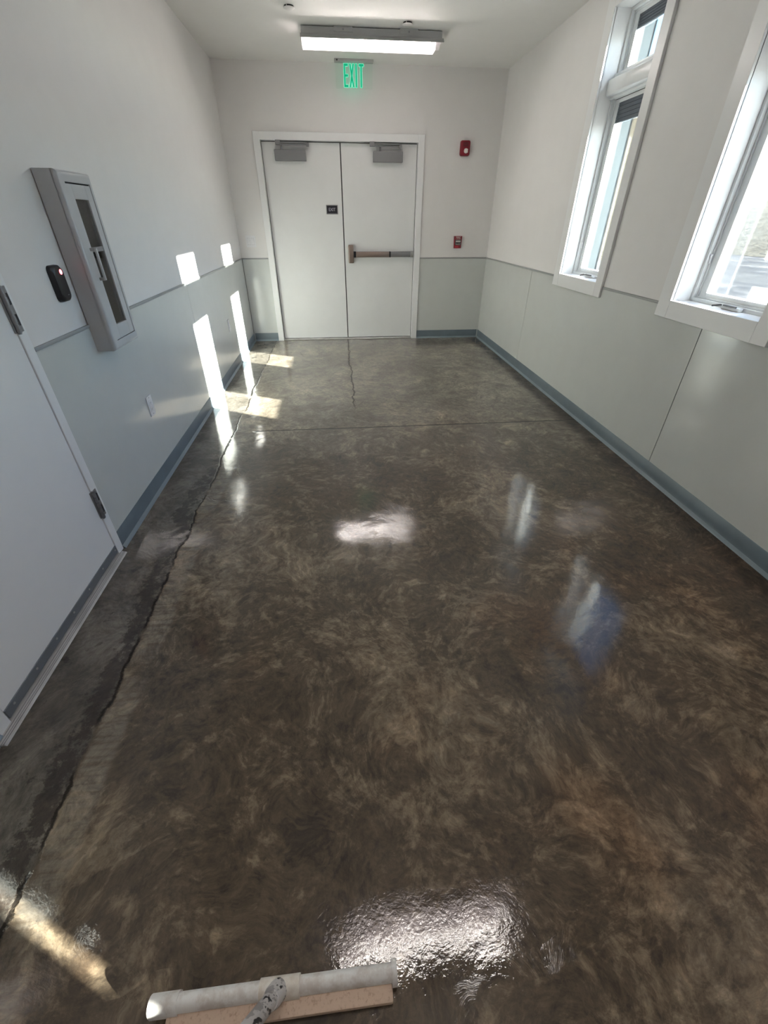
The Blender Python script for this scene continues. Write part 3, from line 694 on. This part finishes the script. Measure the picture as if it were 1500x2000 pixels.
def halfround(bm, x0, x1, ry, z0, z1, yo=0.0, n=10):
    pts = [(yo + ry * math.cos(math.pi * k / n), z0 + (z1 - z0) * (math.sin(math.pi * k / n) ** .8)) for k in range(n + 1)]
    pts = [(u - .0, v) for u, v in pts]
    prism_profile(bm, [(.190 + u, v) for u, v in pts], 'x', -.210 + x0, -.210 + x1)
b = newbm(); halfround(b, -hl + .01, hl - .004, .0165, .022, .050); link('squeegee_bar', b, M['sq_white'], r)
b = newbm(); halfround(b, -hl, -hl + .058, .0195, .020, .053); link('end_cap', b, M['sq_white'], r)
b = newbm(); halfround(b, hl - .012, hl, .022, .016, .056); link('end_cap', b, M['sq_white'], r)
b = newbm(); halfround(b, -.035, .050, .020, .020, .054); link('connector', b, M['sq_cream'], r)
b = newbm(); box(b, (-.210 - hl + .035, .146, .0), (-.210 + hl - .012, .186, .026), .004, 2); box(b, (-.210 - hl + .02, .180, .0), (-.210 + hl - .012, .202, .024), .003, 1); link('rubber_pad', b, M['sq_beige'], r)
p0 = Vector((-.205, .186, .040)); p1 = Vector((-.222, .102, .30)); dv = (p1 - p0).normalized()
b = newbm(); lathe(b, [(.0185, 0), (.0200, .012), (.0195, .050), (.0165, .075)], p0 - dv * .004, dv, 24); link('pole_socket', b, M['pole'], r)
b = newbm(); tube(b, p0 + dv * .03, p0 + dv * 1.18, .0145, .0145, n=24); link('pole', b, M['pole'], r)

# ------------------------------------------------------------------ outside
def ground_mat():
    t = NT('pale gritty pavement'); p = t.obj(); x, y, z = t.sep(p)
    n = t.noise(p, .5, 6, .6); m = t.noise(t.comb(t.math('MULTIPLY', x, .6), t.math('MULTIPLY', y, .15), 0.0), 2.0, 6, .6)
    c = t.mix(t.smooth(m, .35, .6), C4((.05, .05, .056)), C4((.10, .097, .094)))
    c = t.mix(t.smooth(n, .52, .62), c, C4((.19, .18, .17)))
    t.bsdf(Base_Color=c, Roughness=.9); return t.m
def grass_mat():
    t = NT('dry winter grass'); p = t.obj()
    c = t.mix(t.smooth(t.noise(p, 1.2, 8, .7), .35, .65), C4((.16, .135, .09)), C4((.30, .265, .19)))
    t.bsdf(Base_Color=c, Roughness=1.0, Normal=t.bump(t.noise(p, 5, 6), .6, .1)); return t.m
M['ground'] = ground_mat(); M['grass'] = grass_mat()
b = newbm(); box(b, (XR + .20, -60, -.35), (80, 80, -.18)); tag(link('ground', b, M['ground']), kind='structure')
b = newbm()
nx, ny = 24, 40; V = {}
for i in range(nx + 1):
    for j in range(ny + 1):
        xx = 22 + 50 * i / nx; yy = -60 + 140 * j / ny; hz = 4.2 * (1 - math.exp(-(i / nx) * 3)) + .5 * math.sin(yy * .13 + i * .4) * (i / nx)
        V[i, j] = b.verts.new((xx, yy, -.17 + max(hz, 0)))
for i in range(nx):
    for j in range(ny): b.faces.new((V[i, j], V[i + 1, j], V[i + 1, j + 1], V[i, j + 1]))
bot = [b.verts.new((22, -60, -.4)), b.verts.new((72, -60, -.4)), b.verts.new((72, 80, -.4)), b.verts.new((22, 80, -.4))]
b.faces.new(bot)
tag(link('grassy_hillside', b, M['grass']), kind='structure')
# adjoining wing of the same building, pale blue-white cladding
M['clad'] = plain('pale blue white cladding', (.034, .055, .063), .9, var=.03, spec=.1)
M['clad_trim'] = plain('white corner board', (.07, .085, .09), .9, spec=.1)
r = empty('building_wing', (2.9, 5.6, -.18), 'pale blue-white wing of the building seen through the far window', 'building')
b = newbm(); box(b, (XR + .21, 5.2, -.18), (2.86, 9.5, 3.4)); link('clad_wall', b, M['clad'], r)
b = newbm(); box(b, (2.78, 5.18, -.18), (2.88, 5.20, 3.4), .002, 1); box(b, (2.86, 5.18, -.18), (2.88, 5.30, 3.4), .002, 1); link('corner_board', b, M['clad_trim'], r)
for q in range(12):
    b = newbm(); tube(b, (2.765, 5.196, .3 + q * .26), (2.765, 5.201, .3 + q * .26), .006, n=8); link('cladding_screw', b, M['dark_metal'], r)
b = newbm(); box(b, (2.750, 5.197, -.18), (2.756, 5.2005, 3.4)); link('cladding_joint', b, M['closer'], r)
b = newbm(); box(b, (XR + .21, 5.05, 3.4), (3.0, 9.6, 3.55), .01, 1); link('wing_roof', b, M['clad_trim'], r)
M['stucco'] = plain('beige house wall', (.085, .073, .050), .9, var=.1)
M['roof'] = plain('grey roof', (.18, .17, .16), .8)
M['dkglass'] = plain('dark house window', (.03, .035, .045), .1)
r = empty('beige_house', (14, 24, -.18), 'beige house standing beyond the pavement, seen through the far window', 'house')
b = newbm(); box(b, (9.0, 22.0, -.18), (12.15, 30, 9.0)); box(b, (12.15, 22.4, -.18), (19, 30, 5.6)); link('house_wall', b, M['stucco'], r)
b = newbm(); prism_profile(b, [(21.6, 5.6), (26.2, 7.4), (30.8, 5.6)], 'x', 12.15, 19.5); box(b, (8.8, 21.8, 9.0), (12.15, 30.2, 9.25)); link('house_roof', b, M['roof'], r)
for q in range(3):
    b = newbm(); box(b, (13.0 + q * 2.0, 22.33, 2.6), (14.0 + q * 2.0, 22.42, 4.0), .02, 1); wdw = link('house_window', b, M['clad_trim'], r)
    b = newbm(); box(b, (13.07 + q * 2.0, 22.31, 2.67), (13.93 + q * 2.0, 22.34, 3.93)); sub('window_pane', b, M['dkglass'], wdw)
